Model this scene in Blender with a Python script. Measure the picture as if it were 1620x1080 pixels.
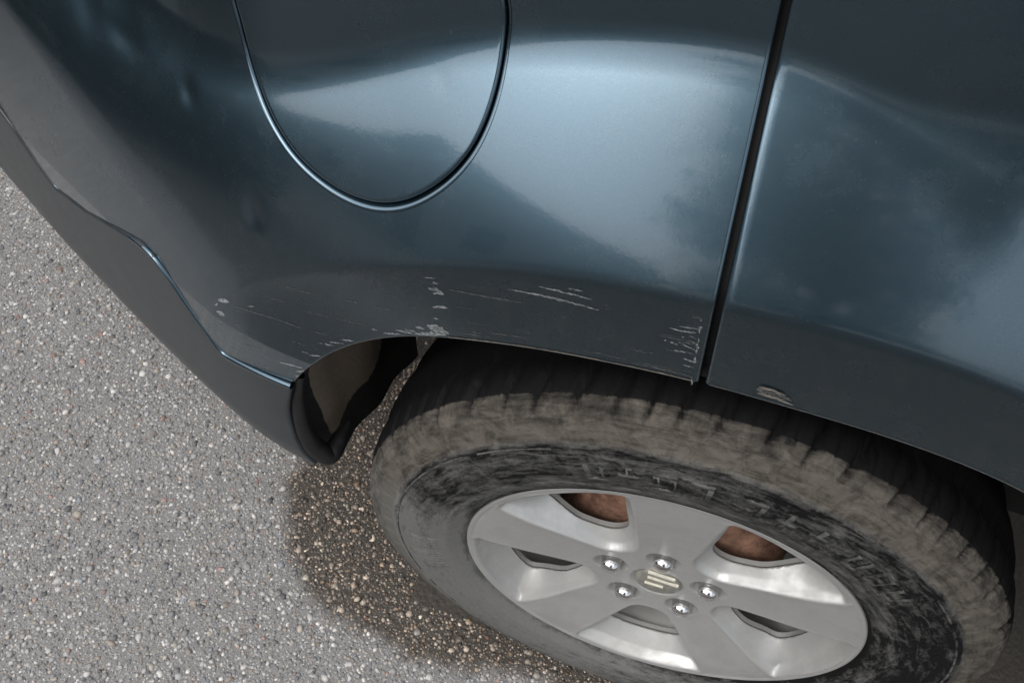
import bpy, math, random
from collections import Counter
import numpy as np
rng = np.random.default_rng(7); random.seed(7)
scn = bpy.context.scene
for o in list(bpy.data.objects): bpy.data.objects.remove(o)
col = scn.collection
R = math.radians

# ------------------------------------------------------------------ camera
# car frame: x = towards the front of the car, y = into the car, z = up; wheel hub at (0, 0, HZ)
HZ = 0.326
TR = 0.350            # tyre radius
GZ = HZ - TR + 0.0005  # ground level
CAM = np.array([-0.12507792, -0.3991, 1.26918721])
cr = np.array([0.95102277, 0.29732804, 0.08456782])
cu = np.array([-0.28948615, 0.76069244, 0.58098604])
cf = np.array([-0.10841334, 0.57701217, -0.80950819])
FPX = 1400.0
from mathutils import Matrix, Vector
cd = bpy.data.cameras.new('camera'); cam = bpy.data.objects.new('camera', cd); col.objects.link(cam)
M4 = Matrix(((cr[0], cu[0], -cf[0], CAM[0]), (cr[1], cu[1], -cf[1], CAM[1]), (cr[2], cu[2], -cf[2], CAM[2]), (0, 0, 0, 1)))
cam.matrix_world = M4
cd.sensor_width = 36.0; cd.lens = 36.0 * FPX / 1620.0; cd.clip_start = 0.02; cd.clip_end = 600.0
scn.camera = cam

# ------------------------------------------------------------------ sky, sun, exposure
SUN_EL, SUN_AZ = 52.0, 215.0           # azimuth: direction the light comes from, clockwise from +y
w = bpy.data.worlds.new('World'); scn.world = w; w.use_nodes = True
nt = w.node_tree; nt.nodes.clear()
sky = nt.nodes.new('ShaderNodeTexSky'); sky.sky_type = 'NISHITA'; sky.sun_disc = False
sky.sun_elevation = R(SUN_EL); sky.sun_rotation = R(SUN_AZ)
sky.air_density = 1.0; sky.dust_density = 4.0; sky.ozone_density = 1.0
hs = nt.nodes.new('ShaderNodeHueSaturation'); hs.inputs['Saturation'].default_value = 0.35
bg = nt.nodes.new('ShaderNodeBackground'); bg.inputs['Strength'].default_value = 0.12
wo = nt.nodes.new('ShaderNodeOutputWorld')
nt.links.new(sky.outputs[0], hs.inputs['Color']); nt.links.new(hs.outputs[0], bg.inputs['Color']); nt.links.new(bg.outputs[0], wo.inputs['Surface'])
sl = bpy.data.lights.new('sun', 'SUN'); sl.energy = 0.7; sl.angle = R(120); sl.color = (1.0, 0.97, 0.93)
so = bpy.data.objects.new('sun', sl); col.objects.link(so)
sd = Vector((math.sin(R(SUN_AZ)) * math.cos(R(SUN_EL)), math.cos(R(SUN_AZ)) * math.cos(R(SUN_EL)), math.sin(R(SUN_EL))))
so.rotation_euler = sd.to_track_quat('Z', 'Y').to_euler(); so.location = sd * 20
vs = scn.view_settings
vs.view_transform = 'Standard'; vs.look = 'None'; vs.gamma = 1.0; vs.use_curve_mapping = False
vs.exposure = 0.95
scn.render.resolution_x = 1024; scn.render.resolution_y = 682

# ------------------------------------------------------------------ helpers
def ray(px, py):
    return cf + cr * (px - 810) / FPX - cu * (py - 540) / FPX
def on_y(px, py, y):
    d = ray(px, py); return CAM + d * (y - CAM[1]) / d[1]
def on_z(px, py, z):
    d = ray(px, py); return CAM + d * (z - CAM[2]) / d[2]
def polar(P): return math.hypot(P[0], P[2] - HZ), math.degrees(math.atan2(P[2] - HZ, P[0]))

def mesh_obj(name, verts, faces, mat, parent=None, smooth=True, attrs=None):
    me = bpy.data.meshes.new(name)
    me.from_pydata([tuple(v) for v in verts], [], [tuple(f) for f in faces])
    if smooth: me.polygons.foreach_set('use_smooth', [True] * len(me.polygons))
    if mat: me.materials.append(mat)
    if attrs:
        for k, a in attrs.items():
            a = np.asarray(a, np.float32)
            if a.ndim == 1:
                at = me.attributes.new(k, 'FLOAT', 'POINT'); at.data.foreach_set('value', a)
            else:
                at = me.attributes.new(k, 'FLOAT_COLOR', 'POINT')
                c = np.ones((len(a), 4), np.float32); c[:, :3] = a; at.data.foreach_set('color', c.ravel())
    me.update()
    o = bpy.data.objects.new(name, me); col.objects.link(o)
    if parent: o.parent = parent
    return o

def grid_faces(n, m, closed=False, flip=False, off=0):
    f = []
    for i in range(n - 1):
        for j in range(m if closed else m - 1):
            k = (j + 1) % m
            q = (off + i * m + j, off + i * m + k, off + (i + 1) * m + k, off + (i + 1) * m + j)
            f.append(q[::-1] if flip else q)
    return f

def sstep(a, b, x):
    t = np.clip((x - a) / (b - a), 0, 1); return t * t * (3 - 2 * t)

def table(deg, val, sig=4.0, lo=-40, hi=230):
    d = np.arange(lo - 40, hi + 40, 0.5)
    i = np.argsort(deg); v = np.interp(d, np.asarray(deg, float)[i], np.asarray(val, float)[i])
    k = np.exp(-0.5 * (np.arange(-60, 61) * 0.5 / sig) ** 2); k /= k.sum()
    vp = np.pad(v, 60, mode='edge'); v = np.convolve(vp, k, 'valid')
    return lambda t: np.interp(t, d, v)

class NT:
    """small node-graph writer"""
    def __init__(s, name):
        s.m = bpy.data.materials.new(name); s.m.use_nodes = True; s.t = s.m.node_tree; s.t.nodes.clear()
        s.out = s.n('ShaderNodeOutputMaterial'); s.b = s.n('ShaderNodeBsdfPrincipled'); s.l(s.b.outputs[0], s.out.inputs['Surface'])
    def n(s, t, **k):
        x = s.t.nodes.new(t)
        for a, v in k.items(): setattr(x, a, v)
        return x
    def l(s, a, b): s.t.links.new(a, b)
    def setp(s, **k):
        for a, v in k.items():
            s.b.inputs[a.replace('_', ' ')].default_value = v
    def coord(s, kind='Object'): return s.n('ShaderNodeTexCoord').outputs[kind]
    def noise(s, scale, detail=6, rough=0.6, vec=None, dist=0.0):
        x = s.n('ShaderNodeTexNoise'); x.inputs['Scale'].default_value = scale; x.inputs['Detail'].default_value = detail
        x.inputs['Roughness'].default_value = rough; x.inputs['Distortion'].default_value = dist
        s.l(vec if vec is not None else s.coord(), x.inputs['Vector']); return x.outputs['Fac']
    def ramp(s, fac, stops):
        x = s.n('ShaderNodeValToRGB'); e = x.color_ramp.elements
        while len(e) < len(stops): e.new(0.5)
        for i, (p, c) in enumerate(stops):
            e[i].position = p; e[i].color = (c, c, c, 1) if isinstance(c, (int, float)) else (*c, 1)
        s.l(fac, x.inputs['Fac']); return x.outputs['Color']
    def math(s, op, a, b=None, clamp=False):
        x = s.n('ShaderNodeMath', operation=op, use_clamp=clamp)
        for i, v in enumerate((a, b)):
            if v is None: continue
            if isinstance(v, (int, float)): x.inputs[i].default_value = v
            else: s.l(v, x.inputs[i])
        return x.outputs[0]
    def mix(s, fac, a, b):
        x = s.n('ShaderNodeMix', data_type='RGBA')
        for i, v in ((0, fac), (6, a), (7, b)):
            if isinstance(v, (int, float)): x.inputs[i].default_value = v
            elif isinstance(v, tuple): x.inputs[i].default_value = (*v, 1)
            else: s.l(v, x.inputs[i])
        return x.outputs[2]
    def attr(s, name, out='Fac'):
        return s.n('ShaderNodeAttribute', attribute_name=name).outputs[out]
    def base(s, c):
        if isinstance(c, tuple): s.b.inputs['Base Color'].default_value = (*c, 1)
        else: s.l(c, s.b.inputs['Base Color'])
    def rough(s, v): s.l(v, s.b.inputs['Roughness'])
    def bump(s, h, strength=0.3, dist=0.002):
        x = s.n('ShaderNodeBump'); x.inputs['Strength'].default_value = strength; x.inputs['Distance'].default_value = dist
        s.l(h, x.inputs['Height']); s.l(x.outputs[0], s.b.inputs['Normal'])

# ------------------------------------------------------------------ materials
def mat_paint():
    g = NT('car_paint')
    fl = g.noise(900, 2, 0.5); dust = g.noise(14, 8, 0.7)
    dmask = g.ramp(dust, [(0.50, 0.0), (0.75, 0.22)])
    speck = g.ramp(g.noise(420, 3, 0.6), [(0.66, 0.0), (0.72, 0.5)])
    dm = g.math('MAXIMUM', dmask, g.math('MULTIPLY', speck, g.ramp(g.noise(9, 3), [(0.45, 0.0), (0.65, 1.0)])))
    c = g.mix(fl, (0.049, 0.088, 0.118), (0.084, 0.139, 0.180))
    c = g.mix(g.math('MULTIPLY', dm, 0.35), c, (0.20, 0.19, 0.18))
    g.base(c); g.setp(Metallic=0.92, Coat_Weight=1.0, Coat_IOR=1.5)
    g.rough(g.math('ADD', g.math('MULTIPLY', dm, 0.25), 0.26))
    g.l(g.math('ADD', g.math('MULTIPLY', dm, 0.35), 0.07), g.b.inputs['Coat Roughness'])
    op = g.n('ShaderNodeBump'); op.inputs['Strength'].default_value = 0.04; op.inputs['Distance'].default_value = 0.0006
    g.l(g.noise(330, 2, 0.5), op.inputs['Height']); g.l(op.outputs[0], g.b.inputs['Coat Normal'])
    return g.m
def mat_simple(name, c, rough=0.6, metallic=0.0, noise=None, amp=0.35, bump=None):
    g = NT(name); g.setp(Roughness=rough, Metallic=metallic)
    if noise:
        f = g.noise(noise, 7, 0.65)
        g.base(g.mix(g.ramp(f, [(0.3, 0.0), (0.7, 1.0)]), tuple(x * (1 - amp) for x in c), tuple(min(1, x * (1 + amp)) for x in c)))
        if bump: g.bump(f, bump, 0.002)
    else: g.base(c)
    return g.m
def mat_liner():
    g = NT('muddy_liner')
    at = g.attr('mud')
    n = g.noise(38, 8, 0.7); n2 = g.noise(160, 6, 0.7)
    m = g.ramp(g.math('ADD', at, g.math('MULTIPLY', g.math('SUBTRACT', n, 0.5), 0.9)), [(0.46, 0.0), (0.56, 1.0)])
    mud = g.mix(n2, (0.16, 0.128, 0.095), (0.27, 0.22, 0.17))
    g.base(g.mix(m, (0.012, 0.012, 0.012), mud))
    g.setp(Roughness=0.85); g.bump(n2, 0.5, 0.003); return g.m
def mat_tyre():
    g = NT('dusty_rubber')
    dust = g.attr('dust'); brown = g.attr('brown')
    cx = g.n('ShaderNodeCombineXYZ'); g.l(g.attr('around'), cx.inputs[0]); g.l(g.attr('across'), cx.inputs[1]); g.l(g.attr('upward'), cx.inputs[2])
    st = g.noise(1.0, 8, 0.68, vec=cx.outputs[0], dist=0.6)                     # smears along the tyre
    n = g.noise(48, 9, 0.72, dist=0.8); n2 = g.noise(260, 6, 0.7)
    d = g.math('ADD', dust, g.math('MULTIPLY', g.math('SUBTRACT', st, 0.5), 1.7))
    d = g.math('ADD', d, g.math('MULTIPLY', g.math('SUBTRACT', n, 0.5), 0.9))
    d = g.math('ADD', d, g.math('MULTIPLY', g.math('SUBTRACT', n2, 0.5), 0.4))
    m = g.ramp(d, [(0.15, 0.0), (0.85, 1.0)])
    grey = g.mix(n2, (0.105, 0.107, 0.103), (0.19, 0.19, 0.182))
    mud = g.mix(g.ramp(n, [(0.3, 0.0), (0.7, 1.0)]), (0.058, 0.053, 0.045), (0.135, 0.123, 0.105))
    g.base(g.mix(m, (0.0065, 0.0065, 0.007), g.mix(brown, grey, mud)))
    g.rough(g.math('ADD', g.math('MULTIPLY', m, 0.25), 0.65)); g.setp(Specular_IOR_Level=0.12)
    g.bump(g.math('ADD', n2, g.math('MULTIPLY', m, 0.8)), 0.5, 0.0015); return g.m
def mat_alloy():
    g = NT('dusty_alloy')
    n = g.noise(26, 8, 0.65); n2 = g.noise(300, 5, 0.7)
    d = g.ramp(g.math('ADD', g.math('MULTIPLY', n, 0.75), g.math('MULTIPLY', g.noise(120, 6, 0.7), 0.25)), [(0.40, 0.0), (0.66, 1.0)])
    g.base(g.mix(g.math('MULTIPLY', d, 0.8), (0.46, 0.47, 0.465), (0.31, 0.305, 0.29)))
    g.l(g.math('SUBTRACT', 0.62, g.math('MULTIPLY', d, 0.40)), g.b.inputs['Metallic'])
    g.rough(g.math('ADD', g.math('MULTIPLY', d, 0.2), 0.40)); g.bump(n2, 0.12, 0.0006); return g.m
def mat_rust():
    g = NT('rusty_iron'); n = g.noise(45, 9, 0.7); n2 = g.noise(200, 6, 0.7)
    g.base(g.mix(g.ramp(n, [(0.35, 0.0), (0.65, 1.0)]), (0.09, 0.042, 0.028), (0.34, 0.19, 0.125)))
    g.setp(Roughness=0.9); g.bump(n2, 0.6, 0.003); return g.m
def mat_ground(name, stones=False):
    g = NT(name)
    if stones:
        wet_and_strip = g.attr('wet_and_strip'); c = g.attr('tint', 'Color'); n = g.noise(500, 3, 0.6)
        n = g.ramp(n, [(0.3, 0.75), (0.7, 1.1)])
        mx = g.n('ShaderNodeMix', data_type='RGBA', blend_type='MULTIPLY'); mx.inputs[0].default_value = 1.0
        g.l(c, mx.inputs[6]); g.l(n, mx.inputs[7]); g.base(mx.outputs[2])
        g.rough(g.math('SUBTRACT', 0.62, g.math('MULTIPLY', wet_and_strip, 0.36)))
    else:
        wet_and_strip = g.attr('wet_and_strip'); n = g.noise(320, 8, 0.75); big = g.noise(3.0, 4, 0.6)
        v = g.n('ShaderNodeTexVoronoi'); v.inputs['Scale'].default_value = 120; g.l(g.coord(), v.inputs['Vector'])
        vv = g.ramp(v.outputs['Color'], [(0.0, 0.0), (1.0, 1.0)])
        fine = g.noise(950, 4, 0.75)
        dry = g.mix(g.ramp(g.math('ADD', g.math('MULTIPLY', n, 0.5), g.math('MULTIPLY', fine, 0.5)), [(0.36, 0.0), (0.64, 1.0)]), (0.075, 0.073, 0.071), (0.37, 0.363, 0.352))
        dry = g.mix(g.ramp(big, [(0.35, 0.0), (0.7, 0.30)]), dry, (0.245, 0.238, 0.23))
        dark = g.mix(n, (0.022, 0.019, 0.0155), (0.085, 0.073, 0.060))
        g.base(g.mix(wet_and_strip, dry, dark)); g.rough(g.math('SUBTRACT', 0.85, g.math('MULTIPLY', wet_and_strip, 0.3)))
        g.bump(g.math('ADD', n, g.math('MULTIPLY', v.outputs['Distance'], -1.0)), 0.6, 0.003)
    return g.m

PAINT = mat_paint(); LINER = mat_liner(); TYRE = mat_tyre(); ALLOY = mat_alloy(); RUST = mat_rust()
def mat_bumper():
    g = NT('faded_bumper'); n = g.noise(22, 8, 0.7); n2 = g.noise(700, 3, 0.6)
    g.base(g.mix(g.ramp(n, [(0.35, 0.0), (0.7, 1.0)]), (0.018, 0.024, 0.030), (0.036, 0.041, 0.044)))
    g.setp(Specular_IOR_Level=0.35); g.rough(g.math('ADD', g.math('MULTIPLY', n, 0.2), 0.22)); g.bump(n2, 0.05, 0.0005); return g.m
BUMPER = mat_bumper()
PLASTIC = mat_simple('grained_black_plastic', (0.009, 0.009, 0.010), 0.55, noise=60, amp=0.4, bump=0.2)
DARK = mat_simple('underseal', (0.010, 0.010, 0.010), 0.9, noise=40, amp=0.4)
CHROME = mat_simple('chrome', (0.75, 0.75, 0.75), 0.13, 1.0, noise=80, amp=0.15)
CAPM = mat_simple('dirty_cap', (0.27, 0.265, 0.235), 0.5, 0.4, noise=120, amp=0.3)
GOLD = mat_simple('emblem_metal', (0.85, 0.82, 0.70), 0.35, 0.4, noise=150, amp=0.15)
def mat_scrape(name, c, lo, hi):
    g = NT(name); mp_ = g.n('ShaderNodeMapping'); mp_.inputs['Scale'].default_value = (0.35, 1, 1.6); mp_.inputs['Rotation'].default_value = (0, 0.25, 0); g.l(g.coord(), mp_.inputs['Vector'])
    f = g.noise(900, 5, 0.7, vec=mp_.outputs[0]); g.base(g.mix(f, tuple(x * .6 for x in c), tuple(x * 1.3 for x in c))); g.setp(Roughness=0.7)
    g.l(g.ramp(f, [(lo, 0.0), (hi, 1.0)]), g.b.inputs['Alpha']); return g.m
SCUFF = mat_scrape('scraped_paint', (0.34, 0.36, 0.37), 0.40, 0.60)
SCUFF2 = mat_scrape('faint_scrape', (0.14, 0.138, 0.13), 0.40, 0.62)
EDGE = mat_simple('dusty_edge', (0.16, 0.145, 0.125), 0.8, noise=120, amp=0.45)
GLASS = mat_simple('tinted_glass', (0.010, 0.013, 0.013), 0.03, noise=4, amp=0.1)
GROUND = mat_ground('exposed_aggregate'); STONE = mat_ground('aggregate_stone', True)

# ------------------------------------------------------------------ ground
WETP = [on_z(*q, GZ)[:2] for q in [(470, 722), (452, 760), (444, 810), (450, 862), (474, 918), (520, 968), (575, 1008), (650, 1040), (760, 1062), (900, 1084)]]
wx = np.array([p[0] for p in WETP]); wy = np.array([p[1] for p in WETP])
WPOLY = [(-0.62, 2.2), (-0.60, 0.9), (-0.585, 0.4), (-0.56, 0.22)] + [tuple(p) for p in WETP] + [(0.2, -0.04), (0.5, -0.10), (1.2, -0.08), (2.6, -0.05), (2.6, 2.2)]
def poly_sd(x, y, poly):
    x = np.asarray(x, float); y = np.asarray(y, float); d = np.full(x.shape, 9.0); ins = np.zeros(x.shape, bool)
    P = np.array(poly)
    for a, b in zip(P, np.roll(P, -1, 0)):
        e = b - a; t = np.clip(((x - a[0]) * e[0] + (y - a[1]) * e[1]) / (e @ e), 0, 1)
        d = np.minimum(d, np.hypot(x - a[0] - t * e[0], y - a[1] - t * e[1]))
        c = (a[1] > y) != (b[1] > y)
        with np.errstate(divide='ignore', invalid='ignore'):
            ins ^= c & (x < (b[0] - a[0]) * (y - a[1]) / (b[1] - a[1]) + a[0])
    return np.where(ins, -d, d)
def wobble(x, y):
    s = 0
    for f, a, px, py in ((31, .006, .3, 1.1), (67, .005, 2.0, .4), (143, .004, .9, 2.2), (301, .003, 1.7, .2)):
        s = s + a * np.sin(f * x + px + 1.3 * np.sin(f * .7 * y)) * np.cos(f * .83 * y + py)
    return s
def ground_darkening(x, y):
    dark_strip = (1 - sstep(-0.40, -0.34, y + wobble(x, y))) * sstep(-6.5, -6.0, y)          # dark strip added out of frame to darken the body's reflection
    return np.maximum(1 - sstep(-0.016, 0.012, poly_sd(x, y, WPOLY) + wobble(x, y)), dark_strip)  # wet patch under the car plus the added strip
gx = np.unique(np.concatenate([[-400, -120, -40, -15, -6, -3], np.arange(-1.8, 0.6, 0.01), [0.9, 1.6, 3, 6, 15, 40, 120, 400]]))
gy = np.unique(np.concatenate([[-400, -120, -40, -15, -6.6, -5.9, -3, -1.5, -0.8], np.arange(-0.45, 1.2, 0.01), [1.6, 2.4, 4, 8, 20, 60, 160, 400]]))
GX, GY = np.meshgrid(gx, gy, indexing='ij')
V = np.stack([GX, GY, GZ + 0 * GX], -1).reshape(-1, 3)
ground = mesh_obj('ground', V, grid_faces(len(gx), len(gy)), GROUND, attrs={'wet_and_strip': ground_darkening(V[:, 0], V[:, 1])})
ground['kind'] = 'structure'

def build_stones():
    ph = (1 + 5 ** 0.5) / 2
    iv = np.array([(-1, ph, 0), (1, ph, 0), (-1, -ph, 0), (1, -ph, 0), (0, -1, ph), (0, 1, ph), (0, -1, -ph), (0, 1, -ph), (ph, 0, -1), (ph, 0, 1), (-ph, 0, -1), (-ph, 0, 1)], float)
    iv /= np.linalg.norm(iv[0])
    it = np.array([(0, 11, 5), (0, 5, 1), (0, 1, 7), (0, 7, 10), (0, 10, 11), (1, 5, 9), (5, 11, 4), (11, 10, 2), (10, 7, 6), (7, 1, 8), (3, 9, 4), (3, 4, 2), (3, 2, 6), (3, 6, 8), (3, 8, 9), (4, 9, 5), (2, 4, 11), (6, 2, 10), (8, 6, 7), (9, 8, 1)])
    # region of ground in view plus a margin
    sp = 0.0047
    xs = np.arange(-1.75, 0.12, sp); ys = np.arange(-0.42, 0.95, sp)
    X, Y = np.meshgrid(xs, ys); X = X.ravel() + rng.uniform(-.5, .5, X.size) * sp; Y = Y.ravel() + rng.uniform(-.5, .5, Y.size) * sp
    lim = -0.30 - 0.30 * (X + 0.80) * 0          # lower bound
    keep = (Y > -0.42) & (Y < 0.62 - 0.35 * (X + 1.0)) & (Y > -0.36 + 0.10 * X) & ~((X > -0.30) & (Y > 0.02))
    X, Y = X[keep], Y[keep]
    sp2 = 0.0078; X2, Y2 = np.meshgrid(np.arange(-2.3, 1.1, sp2), np.arange(-0.85, 1.25, sp2))       # coarser margin outside the view
    X2 = X2.ravel() + rng.uniform(-.5, .5, X2.size) * sp2; Y2 = Y2.ravel() + rng.uniform(-.5, .5, Y2.size) * sp2
    inner_ = (X2 > -1.75) & (X2 < 0.115) & (Y2 < 0.62 - 0.35 * (X2 + 1.0)) & (Y2 > -0.36 + 0.10 * X2) & ~((X2 > -0.30) & (Y2 > 0.02))
    k2 = ~inner_ & (Y2 < 0.05 + 0.9 * (X2 < -0.35) - 0.25 * np.clip(X2 + 1.2, 0, 2)) & (Y2 > -0.85)
    ncore = len(X); X = np.concatenate([X, X2[k2]]); Y = np.concatenate([Y, Y2[k2]]); n = len(X)
    s = np.clip(rng.lognormal(math.log(0.0027), 0.36, n), 0.0012, 0.0062)
    big = rng.random(n) < 0.35; s = np.where(big, s, s * 0.62); s[ncore:] *= 1.35
    ax = s[:, None] * np.stack([rng.uniform(.8, 1.45, n), rng.uniform(.7, 1.1, n), rng.uniform(.30, .52, n)], -1)
    rz = rng.uniform(0, 2 * np.pi, n); c, sn = np.cos(rz), np.sin(rz)
    jit = 1 + rng.uniform(-.22, .22, (n, 12, 1))
    L = iv[None] * jit * ax[:, None]
    tx = rng.normal(0, .22, n)[:, None]
    z = L[..., 2] + tx * L[..., 0]
    Vx = X[:, None] + L[..., 0] * c[:, None] - L[..., 1] * sn[:, None]
    Vy = Y[:, None] + L[..., 0] * sn[:, None] + L[..., 1] * c[:, None]
    Vz = GZ + z + (ax[:, 2] * rng.uniform(-.35, .25, n))[:, None]
    V = np.stack([Vx, Vy, Vz], -1).reshape(-1, 3)
    T = (it[None] + 12 * np.arange(n)[:, None, None]).reshape(-1, 3)
    pal = np.array([(.48, .47, .455), (.36, .355, .35), (.27, .27, .27), (.17, .17, .175), (.40, .36, .31), (.62, .60, .57), (.31, .27, .23), (.36, .24, .20), (.30, .32, .34)])
    k = rng.choice(len(pal), n, p=[.18, .25, .19, .08, .09, .10, .06, .02, .03])
    tint = 0.86 * pal[k] * rng.uniform(.7, 1.3, (n, 1))
    wt = ground_darkening(X, Y)
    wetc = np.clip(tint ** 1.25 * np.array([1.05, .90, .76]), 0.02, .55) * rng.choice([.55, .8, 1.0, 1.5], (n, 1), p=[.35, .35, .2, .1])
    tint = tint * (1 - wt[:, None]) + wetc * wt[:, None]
    me = bpy.data.meshes.new('aggregate_stones')
    me.vertices.add(len(V)); me.vertices.foreach_set('co', V.ravel())
    me.loops.add(len(T) * 3); me.loops.foreach_set('vertex_index', T.ravel().astype(np.int32))
    me.polygons.add(len(T)); me.polygons.foreach_set('loop_start', np.arange(0, len(T) * 3, 3, dtype=np.int32))
    me.polygons.foreach_set('loop_total', np.full(len(T), 3, np.int32)); me.polygons.foreach_set('use_smooth', np.ones(len(T), bool))
    a = me.attributes.new('tint', 'FLOAT_COLOR', 'POINT'); cc = np.ones((n, 12, 4), np.float32); cc[..., :3] = tint[:, None]; a.data.foreach_set('color', cc.ravel())
    a = me.attributes.new('wet_and_strip', 'FLOAT', 'POINT'); a.data.foreach_set('value', np.repeat(wt, 12).astype(np.float32))
    me.materials.append(STONE); me.update(); me.validate()
    o = bpy.data.objects.new('aggregate_stones', me); col.objects.link(o)
    o['kind'] = 'stuff'; o['label'] = 'small grey and beige stones set in the paving around the car'; o['category'] = 'gravel'
    print('stones', n)
build_stones()

# ------------------------------------------------------------------ body surface  y = S(x, z)
lip_px = [(465, 608), (500, 575), (530, 560), (600, 540), (690, 533), (800, 545), (950, 572), (1100, 605), (1250, 648), (1400, 692), (1620, 778)]
cre_px = [(350, 478), (400, 452), (520, 430), (650, 420), (800, 424), (950, 447), (1110, 480), (1300, 522), (1500, 580), (1620, 628)]
YC = -0.005
LP = [polar(on_y(*q, 0.0)) for q in lip_px]; CP = [polar(on_y(*q, YC)) for q in cre_px]
LP += [(0.455, 40), (0.47, 10), (0.452, 165), (0.44, 180)]; CP += [(0.53, 55), (0.55, 30), (0.57, 10), (0.57, 165), (0.57, 190)]
rlip = table([p[1] for p in LP], [p[0] for p in LP], 3.5); rcre = table([p[1] for p in CP], [p[0] for p in CP], 5.0)
ypx = np.array([-1.5, -1.2, -1.03, -0.82, -0.65, -0.57, -0.50, -0.45, -0.40, -0.34, -0.2, 3.0]); ypy = np.array([.80, .43, .295, .18, .095, .058, .027, .011, .003, 0, 0, 0])
_d = np.arange(-1.7, 0.5, 0.004); _v = np.interp(_d, ypx, ypy); _k = np.exp(-0.5 * (np.arange(-40, 41) * 0.004 / 0.028) ** 2); _k /= _k.sum()
_v = np.convolve(np.pad(_v, 40, mode='edge'), _k, 'valid')
def yplan(x): return np.interp(x, _d, _v)
# slope of the flare against distance from its crease
_t = np.arange(-0.30, 1.6, 0.0005)
_sl = -0.045 * (_t < 0) + 0
A0, A1 = math.tan(R(27)), math.tan(R(39))
_sl = np.where(_t < 0, -0.045, A0 + (A1 - A0) * np.clip(_t / 0.13, 0, 1) + 0 * _t)
_kk = np.exp(-0.5 * (np.arange(-40, 41) * 0.0005 / 0.0042) ** 2); _kk /= _kk.sum()
_sl = np.convolve(np.pad(_sl, 40, mode='edge'), _kk, 'valid')
_in = np.cumsum(_sl) * 0.0005; _in -= np.interp(0.0, _t, _in)
_bx = np.arange(-2.2, 2.6, 0.005); _bv = np.interp(_bx, [-.45, -.30, -.10, -.05, 0, .08, .30, 1.0], [.083, .082, .080, .075, .067, .059, .049, .043])
_bk = np.exp(-0.5 * (np.arange(-30, 31) * 0.005 / 0.03) ** 2); _bk /= _bk.sum(); _bv = np.convolve(np.pad(_bv, 30, mode='edge'), _bk, 'valid')
def btab(x): return np.interp(x, _bx, _bv)
DENT = []
def smin(a, b, k):
    h = np.clip(0.5 + 0.5 * (b - a) / k, 0, 1); return b * (1 - h) + a * h - k * h * (1 - h)
def S0(x, z):
    x = np.asarray(x, float); z = np.asarray(z, float)
    r = np.hypot(x, z - HZ); th = np.degrees(np.arctan2(z - HZ, x))
    th = np.where(th < -90, th + 360, th)
    t = r - rcre(th)
    wgt = 1 - sstep(120, 150, th)
    Fl = YC + np.interp(t, _t, _in) * np.where(t > 0, wgt, 1) + (1 - wgt) * 0.13 * np.clip(z - 0.58, 0, 1)
    B = btab(x) + math.tan(R(7)) * (z - 0.95) + 0.10 * np.clip(z - 1.0, 0, 1) ** 2
    return smin(B, Fl, 0.010 + 0.022 * sstep(-0.02, 0.10, x)) + yplan(x)
def S(x, z):
    y = S0(x, z)
    for (dx, dz, rx, rz, a) in DENT:
        y = y + a * np.exp(-(((x - dx) / rx) ** 2 + ((z - dz) / rz) ** 2))
    return y
def hit(px, py, surf=None):
    surf = surf or S0
    d = ray(px, py); ts = np.linspace(0.25, 2.6, 900); P = CAM + ts[:, None] * d
    g = P[:, 1] - surf(P[:, 0], P[:, 2]); i = int(np.argmax(g > 0)); a, b = ts[i - 1], ts[i]
    for _ in range(30):
        m = (a + b) / 2; p = CAM + m * d
        if p[1] - float(surf(p[0], p[2])) > 0: b = m
        else: a = m
    return CAM + b * d
for (q, rx, rz, a) in [((140, 18), .016, .022, .0022), ((195, 58), .022, .012, .0018), ((225, 22), .012, .020, -.0014), ((402, 345), .010, .016, .0014), ((412, 372), .012, .009, -.0008), ((298, 148), .008, .010, .0016), ((1600, 350), .03, .06, -.0012), ((700, 130), .006, .006, .0002)]:
    p = hit(*q); DENT.append((p[0], p[2], rx, rz, a))

# ------------------------------------------------------------------ car
car = bpy.data.objects.new('car', None); col.objects.link(car)
car['label'] = 'dark blue hatchback with scraped paint above its muddy rear wheel'; car['category'] = 'car'
SEAM = 97.5; GAP = 0.0046; RO = 0.0030

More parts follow.
